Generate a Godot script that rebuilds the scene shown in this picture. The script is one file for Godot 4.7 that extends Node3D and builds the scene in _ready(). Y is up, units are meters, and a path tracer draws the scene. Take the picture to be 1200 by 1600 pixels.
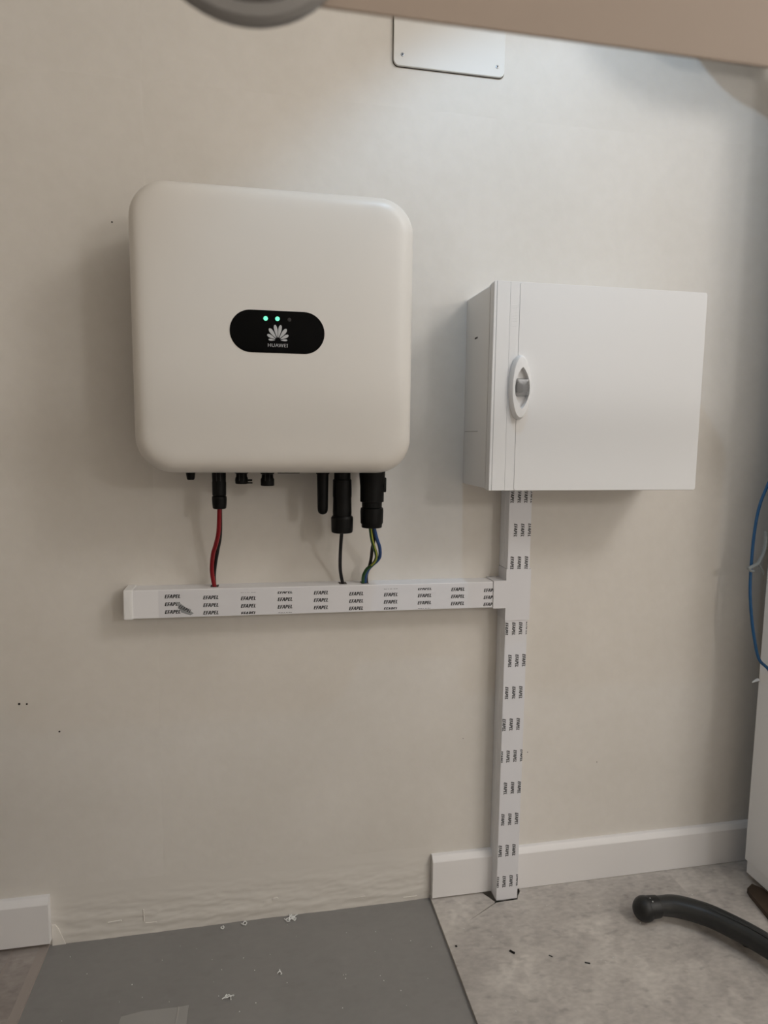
extends Node3D

# ---------------------------------------------------------------- mesh helpers
# A "soup" is a PackedVector3Array of triangles, counter-clockwise seen from outside.

func tri(s: PackedVector3Array, a: Vector3, b: Vector3, c: Vector3) -> void:
	s.append(a); s.append(b); s.append(c)

func quad(s: PackedVector3Array, a: Vector3, b: Vector3, c: Vector3, d: Vector3) -> void:
	tri(s, a, b, c); tri(s, a, c, d)

func loft(rings: Array, cap0 := true, cap1 := true) -> PackedVector3Array:
	var s := PackedVector3Array()
	var n: int = rings[0].size()
	for i in rings.size() - 1:
		var r0: PackedVector3Array = rings[i]
		var r1: PackedVector3Array = rings[i + 1]
		for j in n:
			var k := (j + 1) % n
			quad(s, r0[j], r0[k], r1[k], r1[j])
	if cap0: fan(s, rings[0], true)
	if cap1: fan(s, rings[rings.size() - 1], false)
	return s

func fan(s: PackedVector3Array, ring: PackedVector3Array, flip: bool) -> void:
	var c := Vector3.ZERO
	for v in ring: c += v
	c /= ring.size()
	for j in ring.size():
		var k := (j + 1) % ring.size()
		if flip: tri(s, c, ring[k], ring[j])
		else: tri(s, c, ring[j], ring[k])

func rrect(x0: float, y0: float, x1: float, y1: float, r: float, z: float, seg := 8) -> PackedVector3Array:
	# counter-clockwise in xy seen from +z
	var p := PackedVector3Array()
	r = minf(r, minf((x1 - x0) / 2.0, (y1 - y0) / 2.0) - 0.00001)
	var cs := [Vector2(x1 - r, y0 + r), Vector2(x1 - r, y1 - r), Vector2(x0 + r, y1 - r), Vector2(x0 + r, y0 + r)]
	for q in 4:
		for i in seg + 1:
			var a := -PI / 2 + q * PI / 2 + i * (PI / 2) / seg
			p.append(Vector3(cs[q].x + cos(a) * r, cs[q].y + sin(a) * r, z))
	return p

func slab(x0: float, y0: float, z0: float, x1: float, y1: float, z1: float, e := 0.001, r := 0.0, seg := 3) -> PackedVector3Array:
	# a box along z whose edges are eased by e and whose corners (in xy) are rounded by r
	r = maxf(r, e * 1.01)
	var rings := []
	for q in [[z0, e], [z0 + e * 0.3, e * 0.3], [z0 + e, 0.0], [z1 - e, 0.0], [z1 - e * 0.3, e * 0.3], [z1, e]]:
		rings.append(rrect(x0 + q[1], y0 + q[1], x1 - q[1], y1 - q[1], maxf(r - q[1], 0.0001), q[0], seg))
	return loft(rings)

func box(x0: float, y0: float, z0: float, x1: float, y1: float, z1: float) -> PackedVector3Array:
	var p := PackedVector3Array([Vector3(x0, y0, z0), Vector3(x1, y0, z0), Vector3(x1, y1, z0), Vector3(x0, y1, z0)])
	var q := PackedVector3Array([Vector3(x0, y0, z1), Vector3(x1, y0, z1), Vector3(x1, y1, z1), Vector3(x0, y1, z1)])
	return loft([p, q])

func prism(poly: PackedVector2Array, z0: float, z1: float, e := 0.0) -> PackedVector3Array:
	# polygon in xy (counter-clockwise) pushed out along z
	if Geometry2D.is_polygon_clockwise(poly): poly.reverse()
	var s := PackedVector3Array()
	var n := poly.size()
	for j in n:
		var a := poly[j]
		var b := poly[(j + 1) % n]
		quad(s, Vector3(a.x, a.y, z0), Vector3(b.x, b.y, z0), Vector3(b.x, b.y, z1), Vector3(a.x, a.y, z1))
	var t := Geometry2D.triangulate_polygon(poly)
	for i in range(0, t.size(), 3):
		var a := poly[t[i]]
		var b := poly[t[i + 1]]
		var c := poly[t[i + 2]]
		if (b - a).cross(c - a) < 0.0:
			var h := b; b = c; c = h
		tri(s, Vector3(a.x, a.y, z1), Vector3(b.x, b.y, z1), Vector3(c.x, c.y, z1))
		tri(s, Vector3(a.x, a.y, z0), Vector3(c.x, c.y, z0), Vector3(b.x, b.y, z0))
	return s

func lathe(profile: Array, at: Vector3, n := 28) -> PackedVector3Array:
	# profile of [radius, y], from low to high
	var rings := []
	for q in profile:
		var p := PackedVector3Array()
		for j in n:
			var a := -TAU * j / n
			p.append(at + Vector3(cos(a) * q[0], q[1], sin(a) * q[0]))
		rings.append(p)
	return loft(rings)

func smooth_path(pts: Array, per := 6) -> PackedVector3Array:
	var o := PackedVector3Array()
	for i in pts.size() - 1:
		var a: Vector3 = pts[maxi(i - 1, 0)]
		var b: Vector3 = pts[i]
		var c: Vector3 = pts[i + 1]
		var d: Vector3 = pts[mini(i + 2, pts.size() - 1)]
		for k in per: o.append(b.cubic_interpolate(c, a, d, float(k) / per))
	o.append(pts[pts.size() - 1])
	return o

func sweep(path: PackedVector3Array, radius: Callable, n := 14, flat := 1.0) -> PackedVector3Array:
	var rings := []
	var side := Vector3.ZERO
	for i in path.size():
		var t := (path[mini(i + 1, path.size() - 1)] - path[maxi(i - 1, 0)]).normalized()
		if i == 0: side = t.cross(Vector3.UP if absf(t.y) < 0.9 else Vector3.RIGHT).normalized()
		side = (side - t * side.dot(t)).normalized()
		var up := side.cross(t).normalized()
		var r: float = radius.call(float(i) / (path.size() - 1))
		var p := PackedVector3Array()
		for j in n:
			var a := -TAU * j / n
			p.append(path[i] + side * cos(a) * r + up * sin(a) * r * flat)
		rings.append(p)
	return loft(rings)

func moved(s: PackedVector3Array, t: Transform3D) -> PackedVector3Array:
	return t * s

# Soup to mesh: normals are shared where faces meet at less than the crease angle. uv: "xy", "xz" or "zy" in metres / scale
func mesh(s: PackedVector3Array, crease := 40.0, uv := "", per := 1.0) -> ArrayMesh:
	var n := s.size() / 3
	var fn := PackedVector3Array()
	var near := {}
	for i in n:
		var f := (s[i * 3 + 1] - s[i * 3]).cross(s[i * 3 + 2] - s[i * 3])
		fn.append(f)
		for k in 3:
			var key := Vector3i((s[i * 3 + k] * 50000.0).round())
			if not near.has(key): near[key] = PackedInt32Array()
			near[key].append(i)
	var least := cos(deg_to_rad(crease))
	var v := PackedVector3Array()
	var nn := PackedVector3Array()
	var uvs := PackedVector2Array()
	for i in n:
		if fn[i].length_squared() < 1e-24: continue
		var own := fn[i].normalized()
		for k in [0, 2, 1]:
			var p := s[i * 3 + k]
			var sum := Vector3.ZERO
			for j in near[Vector3i((p * 50000.0).round())]:
				if fn[j].length_squared() > 1e-24 and fn[j].normalized().dot(own) > least: sum += fn[j]
			v.append(p)
			nn.append(sum.normalized() if sum.length_squared() > 1e-26 else own)
			match uv:
				"xy": uvs.append(Vector2(p.x, -p.y) / per)
				"xz": uvs.append(Vector2(p.x, p.z) / per)
				"zy": uvs.append(Vector2(p.z, -p.y) / per)
				_: uvs.append(Vector2(p.x + p.z, -p.y) / per)
	var a := []
	a.resize(Mesh.ARRAY_MAX)
	a[Mesh.ARRAY_VERTEX] = v
	a[Mesh.ARRAY_NORMAL] = nn
	a[Mesh.ARRAY_TEX_UV] = uvs
	var m := ArrayMesh.new()
	m.add_surface_from_arrays(Mesh.PRIMITIVE_TRIANGLES, a)
	return m

# ---------------------------------------------------------------- objects
var taken := {}

func numbered(called: String) -> String:
	var k: int = taken.get(called, 0)
	taken[called] = k + 1
	return called if k == 0 else "%s_%03d" % [called, k]

func obj(called: String, s: PackedVector3Array, m: Material, parent: Node = self, crease := 40.0, uv := "", per := 1.0) -> MeshInstance3D:
	var o := MeshInstance3D.new()
	o.name = numbered(called) if parent == self else called
	o.mesh = mesh(s, crease, uv, per)
	o.material_override = m
	o.cast_shadow = GeometryInstance3D.SHADOW_CASTING_SETTING_ON
	parent.add_child(o, true)
	return o

func tag(o: Node, label: String, category: String, group := "") -> void:
	o.set_meta("label", label)
	o.set_meta("category", category)
	if group: o.set_meta("group", group)

func thing(called: String, label: String, category: String, at := Vector3.ZERO, group := "") -> Node3D:
	var o := Node3D.new()
	o.name = numbered(called)
	o.position = at
	add_child(o, true)
	tag(o, label, category, group)
	return o

func struct(called: String, s: PackedVector3Array, m: Material, label: String, uv := "", per := 1.0) -> MeshInstance3D:
	var o := obj(called, s, m, self, 40.0, uv, per)
	o.set_meta("kind", "structure")
	o.set_meta("label", label)
	return o

func mat(c: Color, rough := 0.6, metal := 0.0) -> StandardMaterial3D:
	var m := StandardMaterial3D.new()
	m.albedo_color = c
	m.roughness = rough
	m.metallic = metal
	return m

func noise(seed_: int, freq: float, oct := 4) -> FastNoiseLite:
	var f := FastNoiseLite.new()
	f.seed = seed_
	f.noise_type = FastNoiseLite.TYPE_SIMPLEX_SMOOTH
	f.frequency = freq
	f.fractal_octaves = oct
	return f

# ---------------------------------------------------------------- lettering
var letters := {}

func text_soup(t: String, w: float, h: float, slant: float, bold := true) -> PackedVector3Array:
	# flat print w by h, centred, in xy
	var key := t + str(bold)
	if not letters.has(key):
		var f := SystemFont.new()
		f.font_names = PackedStringArray(["Droid Sans"])
		f.font_weight = 700 if bold else 400
		var tm := TextMesh.new()
		tm.font = f
		tm.font_size = 32
		tm.pixel_size = 0.01
		tm.depth = 0.0
		tm.curve_step = 2.0
		tm.text = t
		var a := tm.get_mesh_arrays() if tm.get_surface_count() > 0 else []
		var flat := PackedVector3Array()
		if a.size():
			var v: PackedVector3Array = a[Mesh.ARRAY_VERTEX]
			if a[Mesh.ARRAY_INDEX] != null:
				for i in a[Mesh.ARRAY_INDEX]: flat.append(v[i])
			else: flat = v
		letters[key] = flat
	var s: PackedVector3Array = letters[key]
	var lo := Vector2(1e9, 1e9)
	var hi := Vector2(-1e9, -1e9)
	for p in s:
		lo = lo.min(Vector2(p.x, p.y))
		hi = hi.max(Vector2(p.x, p.y))
	var o := PackedVector3Array()
	for i in range(0, s.size(), 3):
		var q := []
		for k in 3:
			var p := s[i + k]
			var x := ((p.x - lo.x) / (hi.x - lo.x) - 0.5) * (w - absf(slant) * h)
			var y := ((p.y - lo.y) / (hi.y - lo.y) - 0.5) * h
			q.append(Vector3(x + y * slant, y, 0.0))
		if (q[1] - q[0]).cross(q[2] - q[0]).z < 0.0: q = [q[0], q[2], q[1]]
		tri(o, q[0], q[1], q[2])
	return o

func clipped(s: PackedVector3Array, x0: float, y0: float, x1: float, y1: float) -> PackedVector3Array:
	var o := PackedVector3Array()
	for i in range(0, s.size(), 3):
		var p := [s[i], s[i + 1], s[i + 2]]
		for side in [[Vector3(1, 0, 0), x0], [Vector3(-1, 0, 0), -x1], [Vector3(0, 1, 0), y0], [Vector3(0, -1, 0), -y1]]:
			var nrm: Vector3 = side[0]
			var keep := []
			for k in p.size():
				var a: Vector3 = p[k]
				var b: Vector3 = p[(k + 1) % p.size()]
				var da: float = nrm.dot(a) - side[1]
				var db: float = nrm.dot(b) - side[1]
				if da >= 0.0: keep.append(a)
				if (da >= 0.0) != (db >= 0.0): keep.append(a.lerp(b, da / (da - db)))
			p = keep
			if p.size() < 3: break
		for k in range(1, p.size() - 1): tri(o, p[0], p[k], p[k + 1])
	return o

# ---------------------------------------------------------------- materials
var M := {}

func plaster() -> StandardMaterial3D:
	var m := mat(Color.WHITE, 0.75)
	var n := 768
	var big := noise(3, 0.006, 3)
	var fine := noise(9, 0.06, 3)
	var im := Image.create(n, n, false, Image.FORMAT_RGB8)
	var bump := Image.create(n, n, false, Image.FORMAT_L8)
	var base := Color(0.87, 0.85, 0.82)
	for y in n:
		for x in n:
			var d := big.get_noise_2d(x, y) * 0.018 + fine.get_noise_2d(x, y) * 0.008
			im.set_pixel(x, y, Color(base.r + d, base.g + d * 1.05, base.b + d * 1.2))
			bump.set_pixel(x, y, Color.from_hsv(0, 0, clampf(0.5 + fine.get_noise_2d(x * 0.7, y * 0.7) * 0.35 + big.get_noise_2d(x * 3, y * 3) * 0.3, 0, 1)))
	m.albedo_texture = ImageTexture.create_from_image(im)
	m.heightmap_enabled = true
	m.heightmap_scale = 0.05
	m.heightmap_texture = ImageTexture.create_from_image(bump)
	return m

func stone(base: Color, amount: float, seed_: int, rough: float) -> StandardMaterial3D:
	var m := mat(Color.WHITE, rough)
	var n := 768
	var big := noise(seed_, 0.008, 5)
	var warp := noise(seed_ + 1, 0.02, 4)
	var fine := noise(seed_ + 2, 0.12, 3)
	var im := Image.create(n, n, false, Image.FORMAT_RGB8)
	for y in n:
		for x in n:
			var w := warp.get_noise_2d(x, y) * 40.0
			var b := big.get_noise_2d(x + w, y - w)
			var f := fine.get_noise_2d(x * 0.5, y)
			var veil := smoothstep(0.25, 0.6, warp.get_noise_2d(x * 1.3 + 300.0, y * 2.6))
			var d := amount * (b * 0.9 + f * 0.35 - veil * 0.45)
			im.set_pixel(x, y, Color(base.r + d, base.g + d, base.b + d * 0.95))
	m.albedo_texture = ImageTexture.create_from_image(im)
	return m

func make_materials() -> void:
	M.wall = plaster()
	M.paint = mat(Color(0.87, 0.85, 0.82), 0.7)
	M.ceiling = mat(Color(0.88, 0.87, 0.85), 0.8)
	M.skirting = mat(Color(0.92, 0.91, 0.905), 0.45)
	M.tile = stone(Color(0.735, 0.71, 0.685), 0.13, 21, 0.55)
	M.tile_worn = stone(Color(0.62, 0.585, 0.56), 0.10, 25, 0.6)
	M.tile_edge = mat(Color(0.62, 0.60, 0.585), 0.7)
	M.grout = mat(Color(0.68, 0.66, 0.64), 0.8)
	M.grout_worn = mat(Color(0.64, 0.60, 0.57), 0.8)
	M.slab = stone(Color(0.54, 0.53, 0.52), 0.025, 40, 0.42)
	M.under = mat(Color(0.16, 0.15, 0.14), 0.9)
	M.white = mat(Color(0.94, 0.94, 0.94), 0.42)
	M.cover = mat(Color(0.88, 0.86, 0.83), 0.38)
	M.door = mat(Color(0.90, 0.90, 0.90), 0.40)
	M.body = mat(Color(0.92, 0.92, 0.92), 0.45)
	M.trunk = mat(Color(0.93, 0.93, 0.94), 0.4)
	M.film = mat(Color(0.89, 0.89, 0.905), 0.3)
	M.ink = mat(Color(0.06, 0.06, 0.07), 0.5)
	M.smudge = mat(Color(0.42, 0.43, 0.44), 0.5)
	M.crease = mat(Color(0.60, 0.61, 0.62), 0.45)
	M.black = mat(Color(0.028, 0.028, 0.027), 0.45)
	M.black.metallic_specular = 0.3
	M.gloss = mat(Color(0.035, 0.035, 0.036), 0.2)
	M.gloss.metallic_specular = 0.2
	M.silver = mat(Color(0.74, 0.74, 0.74), 0.4)
	M.metal = mat(Color(0.62, 0.62, 0.62), 0.35, 0.85)
	M.alu = mat(Color(0.5, 0.5, 0.5), 0.5, 0.6)
	M.red = mat(Color(0.52, 0.025, 0.08), 0.4)
	M.dark_wire = mat(Color(0.05, 0.035, 0.035), 0.45)
	M.blue = mat(Color(0.13, 0.27, 0.48), 0.45)
	M.cable_blue = mat(Color(0.10, 0.34, 0.53), 0.4)
	M.yellow = mat(Color(0.62, 0.64, 0.22), 0.45)
	M.green = mat(Color(0.12, 0.28, 0.12), 0.45)
	M.brown = mat(Color(0.13, 0.10, 0.07), 0.5)
	M.grey_wire = mat(Color(0.58, 0.60, 0.60), 0.5)
	M.tube = mat(Color(0.15, 0.155, 0.155), 0.38)
	M.tube_cap = mat(Color(0.085, 0.088, 0.088), 0.45)
	M.rubber = mat(Color(0.03, 0.03, 0.03), 0.8)
	M.dark_wood = mat(Color(0.22, 0.17, 0.13), 0.6)
	M.wood = mat(Color(0.25, 0.19, 0.13), 0.6)
	M.board = mat(Color(0.68, 0.615, 0.56), 0.6)
	M.puck = mat(Color(0.55, 0.54, 0.53), 0.4)
	M.puck_dark = mat(Color(0.30, 0.28, 0.27), 0.5)
	M.chip = mat(Color(0.93, 0.93, 0.92), 0.6)
	M.recess = mat(Color(0.70, 0.70, 0.68), 0.5)
	var g := mat(Color(0.55, 0.55, 0.55, 0.5), 0.2)
	g.transparency = BaseMaterial3D.TRANSPARENCY_ALPHA
	M.latch = g
	var l := mat(Color(0.2, 0.6, 0.45), 0.3)
	l.emission_enabled = true
	l.emission = Color(0.5, 1.0, 0.8)
	l.emission_energy_multiplier = 1.1
	M.led = l
	M.latch_core = mat(Color(0.30, 0.30, 0.30), 0.4)
	var w := mat(Color(0.9, 0.9, 0.9), 0.5)
	w.emission_enabled = true
	w.emission = Color(1.0, 0.98, 0.96)
	w.emission_energy_multiplier = 0.6
	M.globe = w
	var c := mat(Color(0.9, 0.9, 0.9), 0.5)
	c.emission_enabled = true
	c.emission = Color(0.92, 0.97, 1.0)
	c.emission_energy_multiplier = 3.0
	M.lens = c

# ---------------------------------------------------------------- builders
func trunk_print(rows: Array, w: float, h: float, turned: bool, x0: float, y0: float, x1: float, y1: float, z: float) -> PackedVector3Array:
	var s := PackedVector3Array()
	var word := text_soup("EFAPEL", w, h, 0.22)
	for q in rows:
		for d in [-0.00022, 0.00022]:   # two passes make the heavy print
			var t := Transform3D(Basis(Vector3.BACK, -PI / 2) if turned else Basis(), Vector3(q[0] + (0.0 if turned else d), q[1] + (d if turned else 0.0), z + d * 0.1))
			s.append_array(clipped(moved(word, t), x0, y0, x1, y1))
	return s

func petals(at: Vector3) -> PackedVector3Array:
	var s := PackedVector3Array()
	for side in [-1.0, 1.0]:
		for q in [[11.0, 0.0200, 0.0048], [37.0, 0.0186, 0.0052], [63.0, 0.0154, 0.0043], [87.0, 0.0122, 0.0027]]:
			var a: float = deg_to_rad(q[0]) * side
			var dir := Vector3(sin(a), cos(a), 0)
			var across := Vector3(cos(a), -sin(a), 0)
			var ring := PackedVector3Array()
			for i in 20:
				var u := TAU * i / 20.0
				var along := 0.5 - 0.5 * cos(u)
				var half: float = q[2] * 0.5 * sin(u) * (0.35 + 0.9 * along)
				ring.append(at + dir * (0.0036 + (q[1] - 0.0036) * along) - across * half)
			var probe := (ring[5] - at).cross(ring[15] - at)
			if probe.z < 0.0: ring.reverse()
			var flat := PackedVector2Array()
			for v in ring: flat.append(Vector2(v.x, v.y))
			s.append_array(prism(flat, at.z - 0.0002, at.z))
	return s

func stadium(cx: float, cy: float, w: float, h: float, z0: float, z1: float) -> PackedVector3Array:
	return slab(cx - w / 2, cy - h / 2, z0, cx + w / 2, cy + h / 2, z1, 0.0004, h / 2 - 0.0001, 14)

func disc(c: Vector3, r: float, depth: float) -> PackedVector3Array:
	var rings := []
	for q in [[0.0, 1.0], [depth * 0.6, 1.0], [depth, 0.8]]:
		var p := PackedVector3Array()
		for j in 18: p.append(c + Vector3(cos(TAU * j / 18) * r * q[1], sin(TAU * j / 18) * r * q[1], q[0]))
		rings.append(p)
	return loft(rings)

func shaving(seed_: int, at: Vector3, count: int, spread: float) -> PackedVector3Array:
	var rnd := RandomNumberGenerator.new()
	rnd.seed = seed_
	var s := PackedVector3Array()
	for i in count:
		var c := at + Vector3(rnd.randf_range(-spread, spread), 0.0012 + rnd.randf() * 0.002, rnd.randf_range(-spread, spread) * 0.5)
		var a := rnd.randf() * TAU
		var pts := []
		var turn := rnd.randf_range(-2.2, 2.2)
		var step := rnd.randf_range(0.0016, 0.0026)
		for k in 5:
			pts.append(c)
			c += Vector3(cos(a), 0, sin(a)) * step
			c.y = at.y + 0.0009 + rnd.randf() * 0.003
			a += turn * 0.5
		s.append_array(sweep(smooth_path(pts, 3), func(_t): return 0.0008, 5))
	return s

func _ready() -> void:
	# ------------------------------------------------ camera, light, exposure
	var cam := Camera3D.new()
	cam.name = "camera"
	var lens := CameraAttributesPhysical.new()
	lens.frustum_focal_length = 22.43
	lens.frustum_focus_distance = 0.95
	lens.exposure_aperture = 8.0
	lens.frustum_near = 0.02
	lens.frustum_far = 50.0
	cam.attributes = lens
	cam.transform = Transform3D(Basis(Vector3(0.982002, 0.011155, 0.188541), Vector3(0.010487, 0.993494, -0.113403), Vector3(-0.18858, 0.113339, 0.975496)), Vector3(0.155173, 0.801944, 1.038735))
	cam.fov = 75.915
	cam.near = 0.02
	add_child(cam)
	cam.current = true

	var env := Environment.new()
	env.background_mode = Environment.BG_COLOR
	env.background_color = Color(0.02, 0.02, 0.02)
	env.tonemap_mode = Environment.TONE_MAPPER_LINEAR
	env.tonemap_exposure = 1.0
	env.sdfgi_enabled = true
	env.ssao_enabled = true
	env.ssil_enabled = true
	var we := WorldEnvironment.new()
	we.name = "world_environment"
	we.environment = env
	add_child(we)

	# warm room lamps behind and above the camera
	var lamps_at := [Vector3(1.7, 1.4, 2.6), Vector3(1.75, 2.15, 1.5)]
	var energies := [0.62, 0.78]
	for k in 2:
		var warm := OmniLight3D.new()
		warm.name = "room_light"
		warm.position = lamps_at[k]
		warm.light_color = Color(1.0, 0.988, 0.976)
		warm.light_energy = energies[k]
		warm.light_size = [0.13, 0.23][k]
		warm.omni_range = 12.0
		warm.omni_attenuation = 2.0
		warm.shadow_enabled = true
		add_child(warm, true)
	# cool spot above the wall
	var spot_at := Vector3(0.474, 1.576, 0.425)
	var spot_to := Vector3(0.35, -0.918, -0.18).normalized()
	var cool := SpotLight3D.new()
	cool.name = "spot_light"
	cool.transform = Transform3D(Basis.looking_at(spot_to, Vector3.BACK), spot_at)
	cool.light_color = Color(0.72, 0.87, 1.0)
	cool.light_energy = 0.122
	cool.light_size = 0.01
	cool.spot_angle = 65.5
	cool.spot_angle_attenuation = 0.36
	cool.spot_range = 8.0
	cool.spot_attenuation = 2.0
	cool.shadow_enabled = true
	add_child(cool)

	make_materials()
	build_room()
	build_board()
	build_inverter()
	build_box()
	build_trunking()
	build_cables()
	build_right_side()
	build_debris()
	build_lamps(lamps_at, spot_at, spot_to)

# ---------------------------------------------------------------- setting
const X0 := -1.3
const X1 := 2.3
const Z1 := 3.5
const H := 2.45
const GAP0 := -0.175
const GAP1 := 0.4455

func build_room() -> void:
	var wall := struct("wall_back", box(X0 - 0.12, -0.12, -0.12, X1 + 0.12, H + 0.1, 0.0), M.wall, "cream painted plaster wall that carries the white boxes", "xy", 1.3)
	struct("wall_left", box(X0 - 0.12, -0.12, 0.0, X0, H + 0.1, Z1), M.paint, "plain painted wall on the left side of the room")
	struct("wall_right", box(X1, -0.12, 0.0, X1 + 0.12, H + 0.1, Z1), M.paint, "plain painted wall on the right side of the room")
	struct("wall_front", box(X0 - 0.12, -0.12, Z1, X1 + 0.12, H + 0.1, Z1 + 0.12), M.paint, "plain painted wall behind the viewer")
	struct("ceiling", box(X0, H, 0.0, X1, H + 0.1, Z1), M.ceiling, "plain white ceiling")

	# floor: bare slab, a smooth grey patch and stone-look tiles 5 mm above it
	var fl := struct("floor", box(X0, -0.12, 0.0, X1, -0.03, Z1), M.under, "grey floor with stone-look tiles either side of a bare strip")
	var zx := func(s: PackedVector3Array) -> PackedVector3Array:   # xy polygon pushed along z -> lies flat, xz with y up
		return moved(s, Transform3D(Basis(Vector3(1, 0, 0), Vector3(0, 0, 1), Vector3(0, -1, 0)), Vector3.ZERO))
	obj("bare_patch", zx.call(prism(PackedVector2Array([Vector2(GAP0 - 0.01, 0.0), Vector2(GAP1 + 0.004, 0.0), Vector2(GAP1 + 0.004, Z1), Vector2(GAP0 - 0.01, Z1)]), 0.005, 0.03)), M.slab, fl, 40.0, "xz", 1.1).set_meta("label", "smooth dark grey bare floor strip where a unit stood")
	# right tile with a broken corner and a crack running from it
	var right := PackedVector2Array([Vector2(GAP1, 0.0), Vector2(0.541, 0.0), Vector2(0.5405, 0.0140), Vector2(0.547, 0.025), Vector2(0.5535, 0.0375), Vector2(0.488, 0.0761), Vector2(0.5555, 0.0392), Vector2(0.5945, 0.0380), Vector2(0.5985, 0.0300), Vector2(0.6075, 0.0185), Vector2(0.609, 0.0), Vector2(X1, 0.0), Vector2(X1, Z1), Vector2(GAP1, Z1)])
	obj("tile", zx.call(prism(right, 0.0, 0.005)), M.tile, fl, 30.0, "xz", 0.9)
	obj("tile", zx.call(prism(PackedVector2Array([Vector2(-0.2255, 0.0), Vector2(-0.1895, 0.0), Vector2(-0.1895, Z1), Vector2(-0.2255, Z1)]), 0.0, 0.005)), M.tile_worn, fl, 30.0, "xz", 0.9)
	obj("tile", zx.call(prism(PackedVector2Array([Vector2(X0, 0.0), Vector2(-0.2295, 0.0), Vector2(-0.2295, Z1), Vector2(X0, Z1)]), 0.0, 0.005)), M.tile_worn, fl, 30.0, "xz", 0.9)
	obj("grout", zx.call(prism(PackedVector2Array([Vector2(-0.2295, 0.0), Vector2(-0.2255, 0.0), Vector2(-0.2255, Z1), Vector2(-0.2295, Z1)]), 0.0006, 0.006)), M.grout_worn, fl)
	var cut := PackedVector2Array()
	var rough := noise(77, 22.0, 3)
	for i in 41: cut.append(Vector2(-0.1895, i * 0.025))
	for i in 41: cut.append(Vector2(GAP0 + 0.0012 * rough.get_noise_1d((40 - i) * 0.025) - 0.001, (40 - i) * 0.025))
	obj("tile_edge", zx.call(prism(cut, 0.0004, 0.006)), M.grout_worn, fl)

	# rough, scarred plaster along the foot of the wall where the baseboard was taken off
	var s := PackedVector3Array()
	var n1 := noise(5, 9.0, 4)
	var n2 := noise(6, 60.0, 3)
	var nx := 150
	var ny := 34
	var at := func(i: int, j: int) -> Vector3:
		var x := -0.1725 + (GAP1 + 0.172) * i / nx
		var y := -0.006 + 0.098 * j / ny
		var rise := 1.0 - smoothstep(0.35, 1.0, float(j) / ny)
		var d := n1.get_noise_2d(x, y * 5.0) * 0.9 + n2.get_noise_2d(x * 0.55, y * 2.4) * 0.55
		var ridge := exp(-pow((y - 0.012) / 0.006, 2.0)) * 0.0006
		return Vector3(x, y, 0.0001 + rise * (0.0010 + 0.0016 * maxf(d, -0.45) + ridge * 1.5))
	for i in nx:
		for j in ny: quad(s, at.call(i, j), at.call(i + 1, j), at.call(i + 1, j + 1), at.call(i, j + 1))
	obj("plaster_scar", s, M.paint, wall, 60.0).set_meta("label", "uneven scarred plaster where the baseboard is missing")
	# paint flakes, a crack and small dark spots
	for q in [[-0.078, 0.0225, 0.021, 0.0028, 4.0], [-0.0335, 0.0275, 0.0014, 0.021, 2.0], [-0.0225, 0.0135, 0.0175, 0.0016, -2.0], [0.177, 0.028, 0.010, 0.006, 10.0], [0.32, 0.0135, 0.02, 0.0022, 1.0], [0.41, 0.002, 0.025, 0.0026, 1.0]]:
		var f := slab(-q[2] / 2, -q[3] / 2, 0.0, q[2] / 2, q[3] / 2, 0.0022, 0.0006, q[3] * 0.45, 3)
		obj("paint_flake", moved(f, Transform3D(Basis(Vector3.BACK, deg_to_rad(q[4])), Vector3(q[0], q[1], 0.0004))), M.paint, wall)
	obj("paint_flake", prism(PackedVector2Array([Vector2(-0.172, -0.006), Vector2(-0.152, -0.006), Vector2(-0.162, 0.022), Vector2(-0.1665, 0.030), Vector2(-0.172, 0.030)]), 0.0, 0.0026), mat(Color(0.92, 0.90, 0.87), 0.6), wall)
	for q in [[-0.2022, 0.3951, 0.0017], [-0.1916, 0.3943, 0.0014], [-0.1476, 0.3473, 0.0014], [-0.046, 1.1039, 0.0011], [0.62, 0.25, 0.0008], [0.755, 0.22, 0.0008], [0.5, 0.285, 0.0006]]:
		obj("speck", disc(Vector3(q[0], q[1], 0.0), q[2], 0.0006), M.brown, wall)

	# baseboards: flat board with an eased top, split by the cable trunking
	for q in [["baseboard_left", X0, -0.1725, 0.0065, "white baseboard end left of the bare floor strip"], ["baseboard_middle", 0.447, 0.556, 0.0022, "short white baseboard piece left of the vertical trunking"], ["baseboard_right", 0.597, X1, 0.0, "long white baseboard running right from the vertical trunking"]]:
		var low: float = q[3]
		var prof := PackedVector2Array([Vector2(0.0, low), Vector2(0.0125, low), Vector2(0.0135, low + 0.001), Vector2(0.0135, low + 0.0655), Vector2(0.0128, low + 0.0675), Vector2(0.0075, low + 0.0745), Vector2(0.006, low + 0.0755), Vector2(0.0, low + 0.0755)])
		var b := moved(prism(prof, 0.0, q[2] - q[1]), Transform3D(Basis(Vector3(0, 0, 1), Vector3(0, 1, 0), Vector3(-1, 0, 0)), Vector3(q[1], 0, 0)))
		# the profile's x becomes +z and its z becomes -x: mirror so that it runs along +x
		b = moved(prism(prof, 0.0, q[2] - q[1]), Transform3D(Basis(Vector3(0, 0, 1), Vector3(0, 1, 0), Vector3(-1, 0, 0)), Vector3(q[2], 0, 0)))
		struct(q[0], b, M.skirting, q[4])

	# screwed cover plate high on the wall
	var pl := thing("wall_plate", "white blank cover plate with rounded corners screwed to the wall below the beige board", "cover plate", Vector3(0.362, 1.3577, 0.0))
	obj("plate", slab(0.0, 0.0, 0.0, 0.1757, 0.16, 0.0045, 0.0012, 0.0085, 6), mat(Color(0.88, 0.87, 0.85), 0.5), pl)
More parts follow.
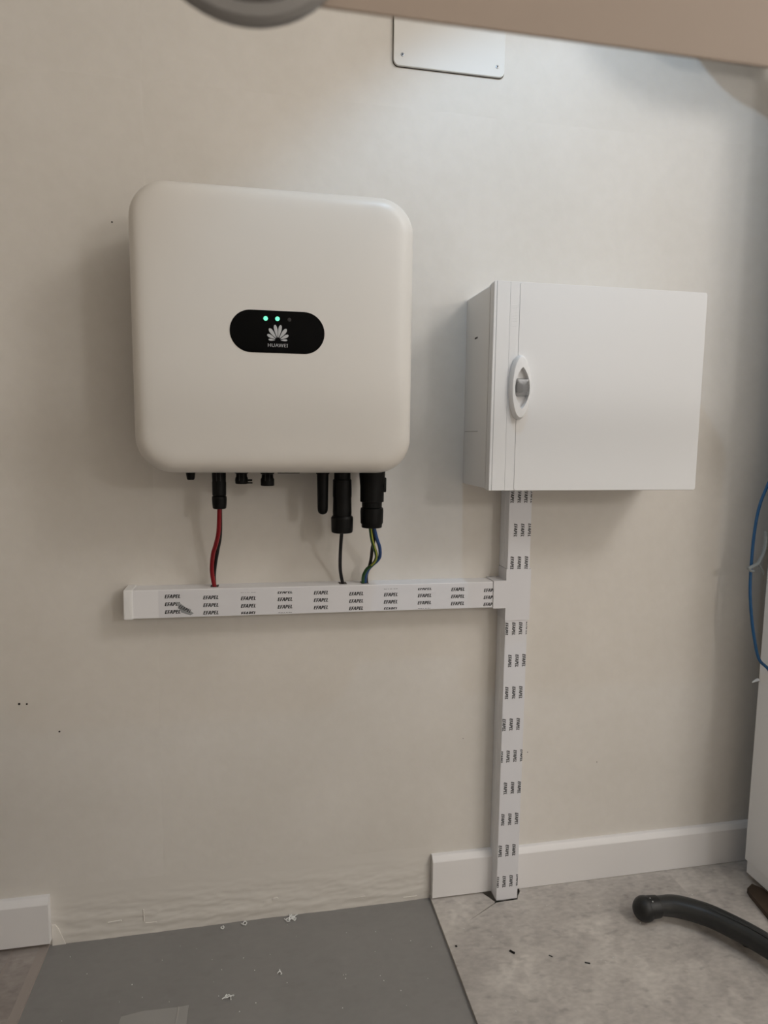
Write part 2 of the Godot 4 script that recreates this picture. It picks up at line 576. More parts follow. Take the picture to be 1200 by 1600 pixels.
	obj("gasket", slab(-0.0007, -0.0009, 0.0, 0.1764, 0.1609, 0.0012, 0.0003, 0.009, 6), M.brown, pl)
	for q in [[0.0137, 0.0155], [0.1637, 0.0145], [0.0137, 0.145], [0.1637, 0.145]]:
		var sc := obj("screw", disc(Vector3(q[0], q[1], 0.0045), 0.0027, 0.0007), M.metal, pl)
		obj("screw_socket", disc(Vector3(q[0], q[1], 0.0052), 0.0011, 0.0002), M.black, sc)

func build_board() -> void:
	tag(obj("shelf_board", slab(X0, 0.9475, 0.7955, X1, 0.995, 0.797, 0.0006, 0.0007, 2), M.board), "beige board edge running across the top of the view in front of the wall", "shelf")
	var p := thing("round_cap", "round grey metal cap with a darker ring on the beige board's edge", "cap", Vector3(0.1531, 0.9742, 0.797))
	var turn := Transform3D(Basis(Vector3(1, 0, 0), Vector3(0, 0, 1), Vector3(0, -1, 0)), Vector3.ZERO)   # lathe's y becomes +z
	obj("rim", moved(lathe([[0.0366, 0.0], [0.0366, 0.003], [0.0352, 0.0046], [0.0318, 0.0050], [0.0306, 0.0040], [0.0300, 0.001]], Vector3.ZERO, 48), turn), M.puck, p)
	obj("ring", moved(lathe([[0.0302, 0.0008], [0.0300, 0.0022], [0.0270, 0.0026], [0.0265, 0.0010]], Vector3.ZERO, 48), turn), M.puck_dark, p)
	obj("centre", moved(lathe([[0.0266, 0.0008], [0.0260, 0.0046], [0.0235, 0.0056], [0.0100, 0.0062]], Vector3.ZERO, 48), turn), M.puck, p)

# ---------------------------------------------------------------- inverter
func build_inverter() -> void:
	var t := thing("solar_inverter", "square white solar inverter with rounded corners and a black status pill, hung on the wall", "inverter")
	var x0 := -0.0026
	var x1 := 0.3685
	var y0 := 0.7514
	var y1 := 1.1225
	var rings := []
	for q in [[0.052, 0.004], [0.054, 0.001], [0.058, 0.0], [0.118, 0.0], [0.124, 0.0004], [0.130, 0.0016], [0.1355, 0.0038], [0.1395, 0.0068], [0.1425, 0.0105], [0.1445, 0.0150], [0.1458, 0.0205], [0.1468, 0.030], [0.1478, 0.055], [0.1483, 0.09], [0.1485, 0.13]]:
		rings.append(rrect(x0 + q[1], y0 + q[1], x1 - q[1], y1 - q[1], maxf(0.048 - q[1] * 0.8, 0.012), q[0], 12))
	obj("front_cover", loft(rings), M.cover, t, 50.0)
	obj("rear_housing", slab(x0 + 0.022, y0 + 0.004, 0.012, x1 - 0.022, y1 - 0.018, 0.053, 0.002, 0.02, 5), M.alu, t)
	obj("wall_bracket", slab(0.06, 0.95, 0.0, 0.31, 1.06, 0.0125, 0.001, 0.004), M.metal, t)
	var pill := obj("status_panel", stadium(0.1830, 0.9369, 0.1226, 0.0541, 0.1478, 0.1490), M.gloss, t)
	obj("status_light", disc(Vector3(0.1676, 0.9535, 0.1490), 0.0029, 0.0004), M.led, pill).set_meta("label", "left of two glowing green status lights")
	obj("status_light", disc(Vector3(0.1828, 0.9537, 0.1490), 0.0029, 0.0004), M.led, pill).set_meta("label", "middle glowing green status light")
	obj("status_light", disc(Vector3(0.1982, 0.9532, 0.1490), 0.0024, 0.0004), mat(Color(0.13, 0.13, 0.13), 0.4), pill).set_meta("label", "unlit grey status light")
	obj("emblem", petals(Vector3(0.1832, 0.9262, 0.14925)), M.silver, pill)
	obj("lettering", moved(text_soup("HUAWEI", 0.0258, 0.0042, 0.0, false), Transform3D(Basis(), Vector3(0.1832, 0.9198, 0.1492))), M.silver, pill)
	# fittings in the underside
	obj("switch_knob", lathe([[0.0042, 0.7385], [0.0052, 0.7378 + 0.002], [0.0066, 0.748], [0.0068, 0.756]], Vector3(0.0617, 0, 0.07), 20), M.black, t)
	var s2 := lathe([[0.0082, 0.7327], [0.0090, 0.7335], [0.0094, 0.738], [0.0088, 0.7415], [0.0078, 0.743], [0.0078, 0.747], [0.0096, 0.748], [0.0096, 0.756]], Vector3(0.1325, 0, 0.07), 20)
	var cap := obj("socket", s2, M.black, t)
	cap.set_meta("label", "capped black socket with a side clip")
	obj("clip", slab(0.139, 0.7365, 0.066, 0.1475, 0.7392, 0.074, 0.0006), M.black, cap)
	obj("clip", slab(0.139, 0.7331, 0.066, 0.1480, 0.7350, 0.074, 0.0006), M.black, cap)
	var s3 := lathe([[0.0094, 0.7300], [0.0098, 0.7306], [0.0098, 0.7395], [0.0085, 0.7415], [0.0082, 0.746], [0.0100, 0.7475], [0.0100, 0.756]], Vector3(0.1692, 0, 0.07), 20)
	obj("socket", s3, M.black, t)
	for k in 2:
		for dx in [-0.003, 0.003]:
			obj("socket_rib", slab([0.1325, 0.1692][k] + dx - 0.0006, 0.737, 0.0775, [0.1325, 0.1692][k] + dx + 0.0006, 0.748, 0.0802, 0.0004), M.tube_cap, t)
	obj("gland_plate", slab(0.183, 0.7493, 0.06, 0.214, 0.7530, 0.10, 0.0006), M.black, t)

	# dongle in the underside
	var a := thing("antenna", "short black rod antenna with rounded tip hanging under the inverter", "antenna", Vector3(0.2497, 0.6868, 0.07))
	obj("rod", lathe([[0.0012, 0.0], [0.0040, 0.0008], [0.0063, 0.0028], [0.0074, 0.0058], [0.0078, 0.010], [0.0087, 0.064], [0.0087, 0.066]], Vector3.ZERO, 28), M.black, a)
	obj("collar", lathe([[0.0096, 0.060], [0.0100, 0.0605], [0.0100, 0.066]], Vector3.ZERO, 28), M.black, a)

# ---------------------------------------------------------------- distribution box
func build_box() -> void:
	var t := thing("distribution_box", "white wall-mounted distribution box with plain door and grey latch, right of the inverter", "electrical box")
	var x0 := 0.4865
	var x1 := 0.8257
	var y0 := 0.7253
	var y1 := 1.0243
	var side := obj("body", slab(x0 + 0.0015, y0 + 0.002, 0.0, x1 - 0.002, y1 - 0.002, 0.1035, 0.0012, 0.003, 3), M.body, t)
	obj("slot", slab(x0 + 0.0008, 0.9538, 0.044, x0 + 0.002, 0.9562, 0.056, 0.0003), M.brown, side)
	obj("seam", slab(x0 + 0.0009, 0.812, 0.006, x0 + 0.0018, 0.8128, 0.068, 0.0002), M.puck, side)
	obj("rim", slab(x0 + 0.0008, y0 + 0.001, 0.1035, x1 - 0.001, y1 - 0.001, 0.1085, 0.001, 0.003, 3), M.body, t)
	obj("seal", slab(x0 + 0.0035, y0 + 0.003, 0.1085, x1 - 0.003, y1 - 0.003, 0.1115, 0.0005, 0.003, 3), M.smudge, t)
	# the door: three flat fields with grooves between them
	var dr := Node3D.new()
	dr.name = "door"
	t.add_child(dr, true)
	var e := 0.0016
	var fields := [[x0, x0 + 0.0043, 0.1268], [x0 + 0.0048, x0 + 0.0243, 0.1274], [x0 + 0.0248, x0 + 0.0388, 0.1270], [x0 + 0.0392, x1, 0.1274]]
	obj("door_back", slab(x0, y0, 0.1115, x1, y1, 0.1264, 0.0018, 0.004, 5), M.door, dr)
	for k in 4:
		var f: Array = fields[k]
		obj("door_panel", slab(f[0] + (0.0006 if k == 0 else 0.0), y0 + 0.0006, 0.1248, f[1] - (0.0006 if k == 3 else 0.0), y1 - 0.0006, f[2], 0.0005, 0.0036 if k == 3 else 0.0008, 4), M.door, dr)
	for k in 14:
		obj("vent_rib", slab(x0 + 0.0275, y1 - 0.034 - k * 0.0022, 0.1266, x0 + 0.0365, y1 - 0.0332 - k * 0.0022, 0.1271, 0.0002), M.door, dr)
	# oval pull with a pointed well and a clear grey latch across it
	var c := Vector3(0.5284, 0.8752, 0.127)
	var rings := []
	var n := 48
	for q in [[0.0160, 0.0462, 0.0, 0], [0.0152, 0.0452, 0.006, 0], [0.0142, 0.0440, 0.0085, 0], [0.0128, 0.0422, 0.0098, 0], [0.0112, 0.0298, 0.0102, 1], [0.0107, 0.0292, 0.0094, 1], [0.0104, 0.0288, 0.002, 1]]:
		var p := PackedVector3Array()
		for j in n:
			var a := TAU * j / n
			var y := sin(a)
			var x := signf(cos(a)) * pow(1.0 - y * y, 0.85) if q[3] == 1 else signf(cos(a)) * pow(absf(cos(a)), 0.9)
			p.append(c + Vector3(x * q[0] + (0.0015 if q[3] == 1 else 0.0), y * q[1] + (-0.001 if q[3] == 1 else 0.0), q[2]))
		rings.append(p)
	var hd := obj("handle", loft(rings), M.white, dr, 35.0)
	hd.set_meta("label", "white oval pull with a pointed well")
	obj("latch", slab(c.x - 0.0088, c.y - 0.0125, c.z + 0.0022, c.x + 0.0118, c.y + 0.0125, c.z + 0.0115, 0.0015, 0.003, 4), M.latch, dr).set_meta("label", "clear grey plastic latch")
	obj("latch_core", slab(c.x - 0.0060, c.y - 0.0075, c.z + 0.002, c.x + 0.004, c.y + 0.0085, c.z + 0.008, 0.0012, 0.003, 4), M.latch_core, dr)

# ---------------------------------------------------------------- trunking
func build_trunking() -> void:
	# horizontal run, slightly out of level
	var t := thing("cable_trunking", "horizontal white cable trunking with printed film, under the inverter", "trunking", Vector3(-0.0405, 0.5508, 0.0))
	t.rotation.z = -0.0078
	var L := 0.5745
	obj("base", slab(0.001, -0.0212, 0.0, L, 0.0212, 0.020, 0.0006), M.trunk, t)
	var lid := obj("lid", slab(0.006, -0.0218, 0.0185, L, 0.0218, 0.035, 0.0014, 0.0016, 3), M.trunk, t)
	obj("end_cap", slab(-0.0012, -0.0228, 0.0, 0.0125, 0.0228, 0.0362, 0.0018, 0.0022, 3), M.white, t)
	var film := obj("printed_film", slab(0.0485, -0.0205, 0.0349, L, 0.0205, 0.0352, 0.0001), M.film, t)
	var rows := []
	for i in 10:
		var off := fposmod(0.0113 - 0.0030 * i + 0.0059, 0.0118) - 0.0059
		for k in range(-3, 4): rows.append([0.0690 + 0.0556 * i, off + k * 0.0118])
	var keep := []
	for q in rows:
		if q[0] < 0.08 and q[1] > 0.0125: continue
		keep.append(q)
	obj("lettering", trunk_print(keep, 0.0232, 0.0056, false, 0.049, -0.0192, L - 0.0005, 0.0146, 0.03535), M.ink, film)
	# creased, smeared corner of the film
	obj("crease", prism(PackedVector2Array([Vector2(0.073, 0.003), Vector2(0.079, 0.001), Vector2(0.099, -0.0155), Vector2(0.094, -0.0185), Vector2(0.081, -0.0135)]), 0.0353, 0.0356), M.crease, film)
	obj("smeared_lettering", moved(text_soup("EFAPEL", 0.020, 0.0052, 0.2), Transform3D(Basis(Vector3.BACK, -0.42), Vector3(0.0865, -0.0085, 0.0358))), M.ink, film)
	# wire cut-outs in the lid's upper edge
	for x in [0.129, 0.327, 0.362]:
		obj("wire_notch", slab(x - 0.006, 0.0214, 0.010, x + 0.006, 0.0221, 0.026, 0.0002), M.brown, lid)

	# tee piece
	var tee := PackedVector2Array([Vector2(0.5335, 0.5235), Vector2(0.5550, 0.5235), Vector2(0.5550, 0.5020), Vector2(0.5975, 0.5020), Vector2(0.5980, 0.5885), Vector2(0.5550, 0.5885), Vector2(0.5550, 0.5697), Vector2(0.5335, 0.5697)])
	var tp := obj("trunking_tee", prism(tee, 0.0, 0.0368), M.film)
	tag(tp, "plain white tee piece joining the horizontal and vertical trunking", "trunking")
	# vertical runs; their film reads downwards
	var ups := [[0.5562, 0.5880, 0.7262, "short white trunking with printed film between the electrical box and the tee piece", [[0.7082, [0.5616, 0.5737, 0.5852, 0.5960]], [0.6525, [0.5691, 0.5813, 0.5936]], [0.5981, [0.5650, 0.5775, 0.5898]]]],
		[0.5558, 0.0, 0.5025, "long white vertical trunking with printed film from the tee piece down to the floor", [[0.4870, [0.5592, 0.5717, 0.5838, 0.5962]], [0.4316, [0.5668, 0.5793, 0.5917]], [0.3760, [0.5631, 0.5757, 0.5881]], [0.3200, [0.5604, 0.5730, 0.5855]], [0.2633, [0.5571, 0.5695, 0.5820, 0.5944]], [0.2060, [0.5666, 0.5794, 0.5918]], [0.1490, [0.5638, 0.5765, 0.5889]], [0.0915, [0.5611, 0.5736, 0.5860]], [0.0340, [0.5575, 0.5701, 0.5828, 0.5952]]]]]
	for u in ups:
		var x: float = u[0]
		var v := thing("cable_trunking", u[3], "trunking", Vector3(x, u[1], 0.0))
		var h: float = u[2] - u[1]
		obj("base", slab(-0.0005, 0.001, 0.0, 0.0402, h, 0.020, 0.0006), M.trunk, v)
		obj("lid", slab(0.0, 0.0, 0.0175, 0.0398, h, 0.035, 0.0014, 0.0015, 3), M.trunk, v)
		var fm := obj("printed_film", slab(0.0008, 0.0004, 0.0349, 0.0391, h - 0.0004, 0.0352, 0.0001), M.film, v)
		var rr := []
		for q in u[4]:
			for xx in q[1]: rr.append([xx - x - 0.0004, q[0] - u[1]])
		obj("lettering", trunk_print(rr, 0.0225, 0.0057, true, 0.0010, 0.0, 0.0390, h, 0.03535), M.ink, fm)

# ---------------------------------------------------------------- cables under the inverter
func wire(called: String, pts: Array, r: float, m: Material, parent: Node) -> MeshInstance3D:
	return obj(called, sweep(smooth_path(pts, 6), func(_t): return r, 12), m, parent, 60.0)

func build_cables() -> void:
	var a := thing("solar_cable", "thin red and dark wire pair dropping from a black plug under the inverter's left half", "cable")
	var c := Vector3(0.1008, 0, 0.07)
	var pl := obj("plug", lathe([[0.0090, 0.7158], [0.0098, 0.7166], [0.0100, 0.735], [0.0096, 0.7365], [0.0098, 0.745], [0.0100, 0.758]], c, 24), M.black, a)
	obj("nut", lathe([[0.0084, 0.6968], [0.0094, 0.6976], [0.0100, 0.702], [0.0105, 0.711], [0.0103, 0.7142], [0.0088, 0.7158]], c, 12), M.black, a)
	for dx in [-0.003, 0.0022]: obj("plug_rib", slab(c.x + dx - 0.0006, 0.737, c.z + 0.0085, c.x + dx + 0.0006, 0.749, c.z + 0.0107, 0.0004), M.tube_cap, pl)
	wire("wire", [Vector3(0.1008, 0.6984, 0.0700), Vector3(0.0983, 0.6625, 0.0597), Vector3(0.0936, 0.6419, 0.0488), Vector3(0.0887, 0.6260, 0.0400), Vector3(0.0857, 0.6045, 0.0293), Vector3(0.0860, 0.5885, 0.0243), Vector3(0.0892, 0.5686, 0.0215)], 0.0032, M.red, a).set_meta("label", "red wire")
	wire("wire", [Vector3(0.1015, 0.6980, 0.0660), Vector3(0.1001, 0.6567, 0.0527), Vector3(0.0951, 0.6304, 0.0379), Vector3(0.0908, 0.6087, 0.0262), Vector3(0.0880, 0.5872, 0.0185), Vector3(0.0885, 0.5683, 0.0160)], 0.0028, M.dark_wire, a).set_meta("label", "dark wire behind the red one")

	var b := thing("signal_cable", "thin black cable with a long ribbed black plug beside the rod antenna", "cable")
	c = Vector3(0.2788, 0, 0.07)
	obj("plug", lathe([[0.0138, 0.6845], [0.0142, 0.690], [0.0139, 0.700], [0.0137, 0.712], [0.0141, 0.7135], [0.0139, 0.738], [0.0124, 0.7395], [0.0121, 0.758]], c, 32), M.black, b)
	obj("nut", lathe([[0.0146, 0.6592], [0.0158, 0.6602], [0.0163, 0.664], [0.0167, 0.680], [0.0165, 0.6822], [0.0150, 0.6845]], c, 14), M.black, b)
	wire("wire", [Vector3(0.2783, 0.6605, 0.0700), Vector3(0.2782, 0.6295, 0.0562), Vector3(0.2805, 0.6003, 0.0342), Vector3(0.2835, 0.5826, 0.0243), Vector3(0.2870, 0.5680, 0.0205)], 0.0027, M.dark_wire, b)

	var d := thing("mains_cable", "three separate insulated wires from the largest black plug under the inverter's right end", "cable")
	c = Vector3(0.3238, 0, 0.07)
	var body := obj("plug", lathe([[0.0150, 0.6970], [0.0152, 0.7045], [0.0178, 0.7055], [0.0180, 0.728], [0.0186, 0.7345], [0.0195, 0.745], [0.0197, 0.758]], c, 32), M.black, d)
	obj("release_tab", slab(c.x + 0.014, 0.7200, c.z - 0.008, c.x + 0.0205, 0.742, c.z + 0.008, 0.0015), M.black, body)
	obj("nut", lathe([[0.0146, 0.6662], [0.0156, 0.6670], [0.0158, 0.6715], [0.0172, 0.6735], [0.0177, 0.691], [0.0172, 0.6955], [0.0152, 0.6970]], c, 14), M.black, d)
	wire("wire", [Vector3(0.3205, 0.6688, 0.0740), Vector3(0.3243, 0.6488, 0.0681), Vector3(0.3289, 0.6356, 0.0601), Vector3(0.3351, 0.6200, 0.0492), Vector3(0.3350, 0.6095, 0.0416), Vector3(0.3300, 0.6008, 0.0356), Vector3(0.3231, 0.5940, 0.0313), Vector3(0.3186, 0.5820, 0.0261), Vector3(0.3186, 0.5674, 0.0220)], 0.0026, M.green, d).set_meta("label", "green wire with a yellow stripe")
	var stripe := smooth_path([Vector3(0.3213, 0.6688, 0.0758), Vector3(0.3251, 0.6488, 0.0699), Vector3(0.3298, 0.6356, 0.0618), Vector3(0.3352, 0.6200, 0.0511), Vector3(0.3345, 0.6095, 0.0437), Vector3(0.3293, 0.6012, 0.0376)], 6)
	obj("stripe", sweep(stripe, func(_t): return 0.0013, 8), M.yellow, d.get_node("wire"), 60.0)
	wire("wire", [Vector3(0.3269, 0.6681, 0.0700), Vector3(0.3328, 0.6480, 0.0642), Vector3(0.3391, 0.6331, 0.0553), Vector3(0.3417, 0.6175, 0.0444), Vector3(0.3387, 0.6088, 0.0382), Vector3(0.3320, 0.6011, 0.0330), Vector3(0.3263, 0.5927, 0.0277), Vector3(0.3227, 0.5812, 0.0230), Vector3(0.3225, 0.5672, 0.0195)], 0.0027, M.blue, d).set_meta("label", "blue wire")
	wire("wire", [Vector3(0.3257, 0.6676, 0.0660), Vector3(0.3290, 0.6459, 0.0594), Vector3(0.3284, 0.6309, 0.0501), Vector3(0.3290, 0.6136, 0.0379), Vector3(0.3282, 0.5995, 0.0283), Vector3(0.3266, 0.5907, 0.0231), Vector3(0.3249, 0.5803, 0.0185), Vector3(0.3258, 0.5672, 0.0165)], 0.0026, M.brown, d).set_meta("label", "dark brown wire")

# ---------------------------------------------------------------- right edge of the view
func build_right_side() -> void:
	var t := thing("tall_cabinet", "tall plain white cabinet at the right edge of the view, beside the blue cable", "cabinet", Vector3(1.0325, 0.0, 0.0569))
	obj("carcass", slab(0.0006, 0.012, 0.0015, 0.52, 1.443, 0.112, 0.001), M.white, t)
	obj("side_panel", slab(-0.0015, 0.036, -0.002, 0.001, 1.445, 0.112, 0.0005), M.white, t)
	var dr := obj("door", slab(0.001, 0.04, 0.1135, 0.519, 1.44, 0.1285, 0.0015), M.white, t)
	obj("handle", slab(0.03, 0.98, 0.1285, 0.04, 1.12, 0.145, 0.002), M.metal, dr)
	obj("plinth", slab(0.022, 0.0, 0.02, 0.50, 0.0125, 0.105, 0.001), M.wood, t)

	var w := prism(PackedVector2Array([Vector2(1.0065, 0.0935), Vector2(1.003, 0.104), Vector2(0.992, 0.165), Vector2(0.985, 0.22), Vector2(1.030, 0.22), Vector2(1.034, 0.10), Vector2(1.024, 0.084)]), -0.0085, 0.0)
	w = moved(w, Transform3D(Basis(Vector3(1, 0, 0), Vector3(0, 0, 1), Vector3(0, -1, 0)), Vector3.ZERO))
	tag(obj("wooden_strip", w, M.wood), "dark brown wooden strip on the floor along the white cabinet's foot", "wood strip")

	var blue := obj("blue_cable", sweep(smooth_path([Vector3(1.0445, 0.7574, 0.0400), Vector3(1.0312, 0.7272, 0.0406), Vector3(1.0159, 0.6904, 0.0428), Vector3(1.0059, 0.6460, 0.0471), Vector3(0.9984, 0.5909, 0.0541), Vector3(0.9945, 0.5469, 0.0602), Vector3(0.9959, 0.5028, 0.0659), Vector3(1.0020, 0.4582, 0.0708), Vector3(1.0117, 0.4240, 0.0734), Vector3(1.0240, 0.4080, 0.0830), Vector3(1.0270, 0.3850, 0.1100), Vector3(1.0280, 0.3400, 0.1600), Vector3(1.0320, 0.2600, 0.2050), Vector3(1.0500, 0.0900, 0.2150), Vector3(1.0600, 0.0100, 0.2400), Vector3(1.0900, 0.0030, 0.3000), Vector3(1.1800, 0.0030, 0.3600)], 6), func(_x): return 0.0026, 10), M.cable_blue, self, 60.0)
	tag(blue, "thin blue cable hanging in an arc between the wall and the white cabinet", "cable")
	var g := thing("grey_wire", "short grey twisted wire ends hooked over the blue cable", "wire")
	obj("strand", sweep(smooth_path([Vector3(0.9835, 0.5838, 0.0640), Vector3(0.9934, 0.5869, 0.0630), Vector3(1.0074, 0.5942, 0.0611), Vector3(1.0240, 0.6186, 0.0530), Vector3(1.0270, 0.6458, 0.0480)], 5), func(_x): return 0.0030, 8), M.grey_wire, g, 60.0)
	obj("strand", sweep(smooth_path([Vector3(0.9850, 0.5842, 0.0640), Vector3(0.9895, 0.5800, 0.0645), Vector3(0.9950, 0.5790, 0.0640)], 5), func(_x): return 0.0024, 8), M.grey_wire, g, 60.0)
	obj("strand", sweep(smooth_path([Vector3(1.0040, 0.5930, 0.0600), Vector3(1.0125, 0.5850, 0.0580), Vector3(1.0240, 0.5750, 0.0530), Vector3(1.0270, 0.5690, 0.0500)], 5), func(_x): return 0.0018, 8), M.grey_wire, g, 60.0)
	var tie := obj("cable_tie", sweep(smooth_path([Vector3(1.0187, 0.3737, 0.054), Vector3(1.0240, 0.3765, 0.054), Vector3(1.0310, 0.3785, 0.054)], 4), func(x): return 0.001 + 0.0035 * x, 8, 0.6), M.white, self, 60.0)
	tag(tie, "small white tie end poking out behind the white cabinet", "cable tie")

	# low dark cupboard just left of the frame
	var lc := thing("low_cabinet", "low dark brown cabinet standing just left of the view against the wall", "cabinet", Vector3(-1.25, 0.0, 0.02))
	obj("carcass", slab(0.0, 0.06, 0.0, 0.90, 0.42, 0.9, 0.002), M.dark_wood, lc)
	obj("plinth", slab(0.02, 0.0, 0.0, 0.88, 0.06, 0.86, 0.002), M.dark_wood, lc)
	for k in 2:
		var ld := obj("door", slab(0.01 + k * 0.442, 0.075, 0.9, 0.445 + k * 0.442, 0.405, 0.918, 0.002), M.dark_wood, lc)
		obj("handle", slab(0.41 + k * 0.07, 0.25, 0.918, 0.42 + k * 0.07, 0.37, 0.935, 0.002), M.metal, ld)

	# bent tube with a rounded end and a small foot
	var tb := thing("bent_tube", "curved dark grey tube with a rounded black end lying on the tiles", "tube")
	var path := smooth_path([Vector3(0.7960, 0.0235, 0.1240), Vector3(0.8150, 0.0245, 0.1255), Vector3(0.8400, 0.0255, 0.1335), Vector3(0.8740, 0.0265, 0.1600), Vector3(0.9010, 0.0275, 0.1990), Vector3(0.9200, 0.0285, 0.2380), Vector3(0.9390, 0.0300, 0.2950), Vector3(0.9520, 0.0320, 0.3600), Vector3(0.9620, 0.0340, 0.4600), Vector3(0.9660, 0.0350, 0.5800)], 7)
	obj("shaft", sweep(path, func(x): return 0.0145 + 0.0035 * smoothstep(0.0, 0.25, x), 22, 0.95), M.tube, tb, 60.0)
	obj("ridge", sweep(moved(smooth_path([Vector3(0.8740, 0.0425, 0.1600), Vector3(0.9010, 0.0440, 0.1990), Vector3(0.9200, 0.0455, 0.2380), Vector3(0.9390, 0.0470, 0.2950), Vector3(0.9520, 0.0490, 0.3600), Vector3(0.9620, 0.0510, 0.4600), Vector3(0.9660, 0.0520, 0.5750)], 7), Transform3D(Basis(), Vector3(-0.003, 0, 0.002))), func(_x): return 0.0028, 8, 0.6), M.tube, tb, 60.0)
	var ball := []
	for i in 13:
		var a := -PI / 2 + PI * i / 12.0
		ball.append([maxf(cos(a) * 0.0195, 0.0004), 0.0212 + sin(a) * 0.0205])
	var cap := obj("end_cap", lathe(ball, Vector3(0.7850, 0.0, 0.1228), 26), M.tube_cap, tb, 60.0)
	cap.set_meta("label", "rounded black end cap")
	obj("end_cap_sleeve", sweep(PackedVector3Array([Vector3(0.7850, 0.0225, 0.1230), Vector3(0.7960, 0.0235, 0.1240), Vector3(0.8070, 0.0238, 0.1248), Vector3(0.8075, 0.0238, 0.1248)]), func(x): return 0.0182 - 0.0015 * x, 22), M.tube_cap, cap, 60.0)
	for dz in [-0.003, 0.0045]: obj("dot", lathe([[0.0012, -0.0005], [0.0010, 0.0006]], Vector3(0.7925, 0.0408 - absf(dz) * 0.12, 0.128 + dz), 10), M.silver, cap)
	obj("foot_peg", lathe([[0.0058, 0.0], [0.0064, 0.001], [0.0060, 0.012]], Vector3(0.9160, 0.0, 0.2010), 16), M.rubber, tb)

# ---------------------------------------------------------------- crumbs on the floor
func build_debris() -> void:
	var y := -0.005
	var rows := [[1, Vector3(0.203, y, 0.0095), 16, 0.007, "largest tangle of white plastic shavings on the grey strip against the wall"], [2, Vector3(0.1241, y, 0.0135), 3, 0.004, "curled white plastic shaving left of the largest tangle, near the wall"], [3, Vector3(0.0931, y, 0.0125), 2, 0.003, "leftmost small white plastic shaving beside the foot of the wall"], [4, Vector3(0.1051, y, 0.1488), 5, 0.005, "small broken white shaving out in the middle of the grey strip"], [5, Vector3(0.1782, y, 0.1211), 2, 0.0025, "tiny white crumb on the grey strip right of the broken shaving"]]
	for q in rows: tag(obj("plastic_shaving", shaving(q[0], q[1], q[2], q[3]), M.chip, self, 60.0), q[4], "shaving", "white shavings on the bare strip")
	var rnd := RandomNumberGenerator.new()
	rnd.seed = 11
	var dust := PackedVector3Array()
	for i in 46:
		var x := rnd.randf_range(-0.15, 0.43)
		var z := rnd.randf_range(0.01, 0.24)
		var r := rnd.randf_range(0.0003, 0.0009)
		dust.append_array(lathe([[r, 0.0], [r * 0.9, r * 0.7], [r * 0.3, r * 1.1]], Vector3(x, y, z), 5))
	for i in 22:
		var x := rnd.randf_range(0.48, 0.95)
		var z := rnd.randf_range(0.05, 0.27)
		var r := rnd.randf_range(0.0003, 0.001)
		dust.append_array(lathe([[r, 0.0], [r * 0.9, r * 0.7], [r * 0.3, r * 1.1]], Vector3(x, 0.0, z), 5))
	var d := obj("plaster_crumbs", dust, M.chip)
	d.set_meta("kind", "stuff")
	tag(d, "scattered tiny white crumbs and dust on the floor", "crumbs")
	tag(obj("black_scrap", moved(slab(-0.0045, -0.0016, 0.0, 0.0045, 0.0016, 0.002, 0.0005), Transform3D(Basis(Vector3.UP, -0.85) * Basis(Vector3.RIGHT, -PI / 2), Vector3(0.540, 0.0, 0.1495))), M.rubber), "short black scrap on the stone tile, largest of the dark bits", "scrap", "black scraps on the tile")
	tag(obj("black_scrap", moved(slab(-0.0016, -0.0014, 0.0, 0.0016, 0.0014, 0.0016, 0.0005), Transform3D(Basis(Vector3.RIGHT, -PI / 2), Vector3(0.4568, 0.0, 0.1225))), M.rubber), "tiny black speck on the tile beside the grey strip", "scrap", "black scraps on the tile")
	tag(obj("black_scrap", moved(slab(-0.003, -0.0008, 0.0, 0.003, 0.0008, 0.001, 0.0003), Transform3D(Basis(Vector3.UP, -0.7) * Basis(Vector3.RIGHT, -PI / 2), Vector3(0.5965, 0.0, 0.1672))), M.tube), "thin dark sliver on the tile right of the largest black scrap", "scrap", "black scraps on the tile")
	tag(obj("black_scrap", moved(slab(-0.004, -0.0012, 0.0, 0.004, 0.0012, 0.001, 0.0004), Transform3D(Basis(Vector3.UP, -0.4) * Basis(Vector3.RIGHT, -PI / 2), Vector3(0.6466, 0.0, 0.1901))), M.tube), "dull grey scrap on the tile, rightmost of the dark bits", "scrap", "black scraps on the tile")
	# pale sheet lying at the lower edge
	var sh := prism(PackedVector2Array([Vector2(-0.0395, 0.1575), Vector2(-0.012, 0.1532), Vector2(0.0375, 0.1552), Vector2(0.0512, 0.1545), Vector2(0.0500, 0.24), Vector2(-0.047, 0.24)]), 0.0, 0.0006)
	var flat := Transform3D(Basis(Vector3(1, 0, 0), Vector3(0, 0, 1), Vector3(0, -1, 0)), Vector3(0, y + 0.0007, 0))
	var sheet := obj("plastic_sheet", moved(sh, flat), mat(Color(0.62, 0.61, 0.595), 0.35))
	tag(sheet, "flat pale grey sheet lying on the dark grey strip at the lower edge", "sheet")
	obj("fold", moved(prism(PackedVector2Array([Vector2(0.0368, 0.1555), Vector2(0.0382, 0.1555), Vector2(0.036, 0.24), Vector2(0.0346, 0.24)]), -0.0008, 0.0), flat), M.grout, sheet)

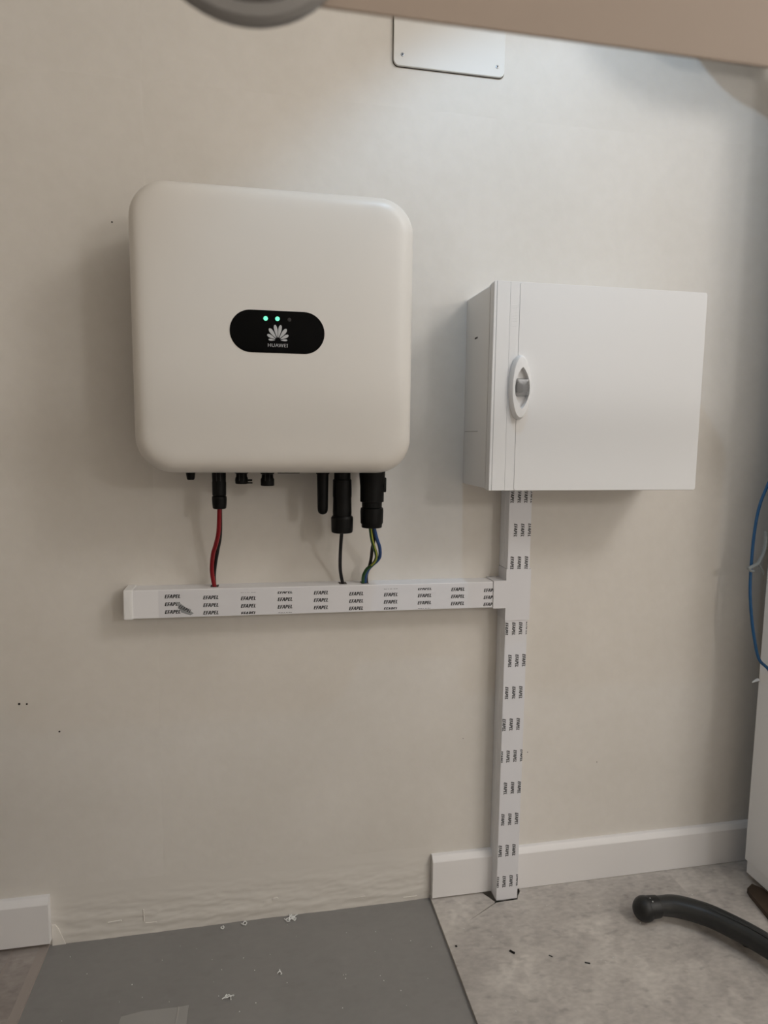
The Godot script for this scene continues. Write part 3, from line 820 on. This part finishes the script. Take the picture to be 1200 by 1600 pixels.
# ---------------------------------------------------------------- lamps outside the frame
func build_lamps(lamps_at: Array, spot_at: Vector3, spot_to: Vector3) -> void:
	for k in 2:
		var lamp_at: Vector3 = lamps_at[k]
		var g := thing("pendant_lamp", ["round glowing white globe lamp on a long stem behind the viewer", "larger glowing white globe lamp near the ceiling above the viewer"][k], "lamp", lamp_at)
		var r: float = [0.14, 0.24][k]
		var prof := []
		for i in 15:
			var a := -PI / 2 + PI * i / 14.0
			prof.append([maxf(cos(a) * r, 0.0005), sin(a) * r])
		obj("globe", lathe(prof, Vector3.ZERO, 28), M.globe, g, 60.0)
		obj("stem", lathe([[0.012, r], [0.012, H - lamp_at.y - 0.015], [0.05, H - lamp_at.y - 0.01], [0.05, H - lamp_at.y]], Vector3.ZERO, 20), M.metal, g)
	# a junction box above the frame at the right, whose rounded corner cuts the spot's light
	var wu := thing("junction_box", "white junction box with a rounded lower corner high on the wall above the distribution box", "junction box")
	var rings := []
	for lift in [[0.0, 0.05], [0.11, 0.004], [0.12, 0.0]]:
		var ring := PackedVector3Array()
		for q in [[0.748, 1.56], [0.752, 1.476], [0.760, 1.467], [0.777, 1.452], [0.794, 1.439], [0.808, 1.431], [0.823, 1.424], [0.838, 1.419], [0.851, 1.4145], [0.866, 1.406], [0.90, 1.405], [1.02, 1.405], [1.02, 1.78], [0.748, 1.78]]:
			ring.append(Vector3(q[0] + (lift[1] * 0.4 if q[0] < 0.8 else 0.0), q[1] + (lift[1] if q[1] < 1.6 else 0.0), lift[0]))
		rings.append(ring)
	obj("casing", loft(rings), M.white, wu, 30.0)
	obj("front_seam", slab(0.78, 1.60, 0.1195, 1.0, 1.603, 0.1206, 0.0003), M.puck, wu)

	var s := thing("spotlight", "small round cool white spotlight on a thin rod above the wall", "lamp", spot_at)
	var b := Basis.looking_at(spot_to, Vector3.BACK)
	var turn := Transform3D(b * Basis(Vector3.RIGHT, PI / 2), Vector3.ZERO)   # lathe's +y points back, away from the beam
	obj("lens", moved(lathe([[0.020, 0.006], [0.022, 0.008], [0.022, 0.010]], Vector3.ZERO, 24), turn), M.lens, s)
	obj("housing", moved(lathe([[0.026, 0.012], [0.028, 0.014], [0.028, 0.07], [0.018, 0.082]], Vector3.ZERO, 24), turn), M.metal, s)
	var top := turn * Vector3(0, 0.07, 0)
	obj("rod", lathe([[0.004, top.y], [0.004, H - spot_at.y - 0.006], [0.03, H - spot_at.y - 0.005], [0.03, H - spot_at.y]], Vector3(top.x, 0, top.z), 16), M.metal, s)
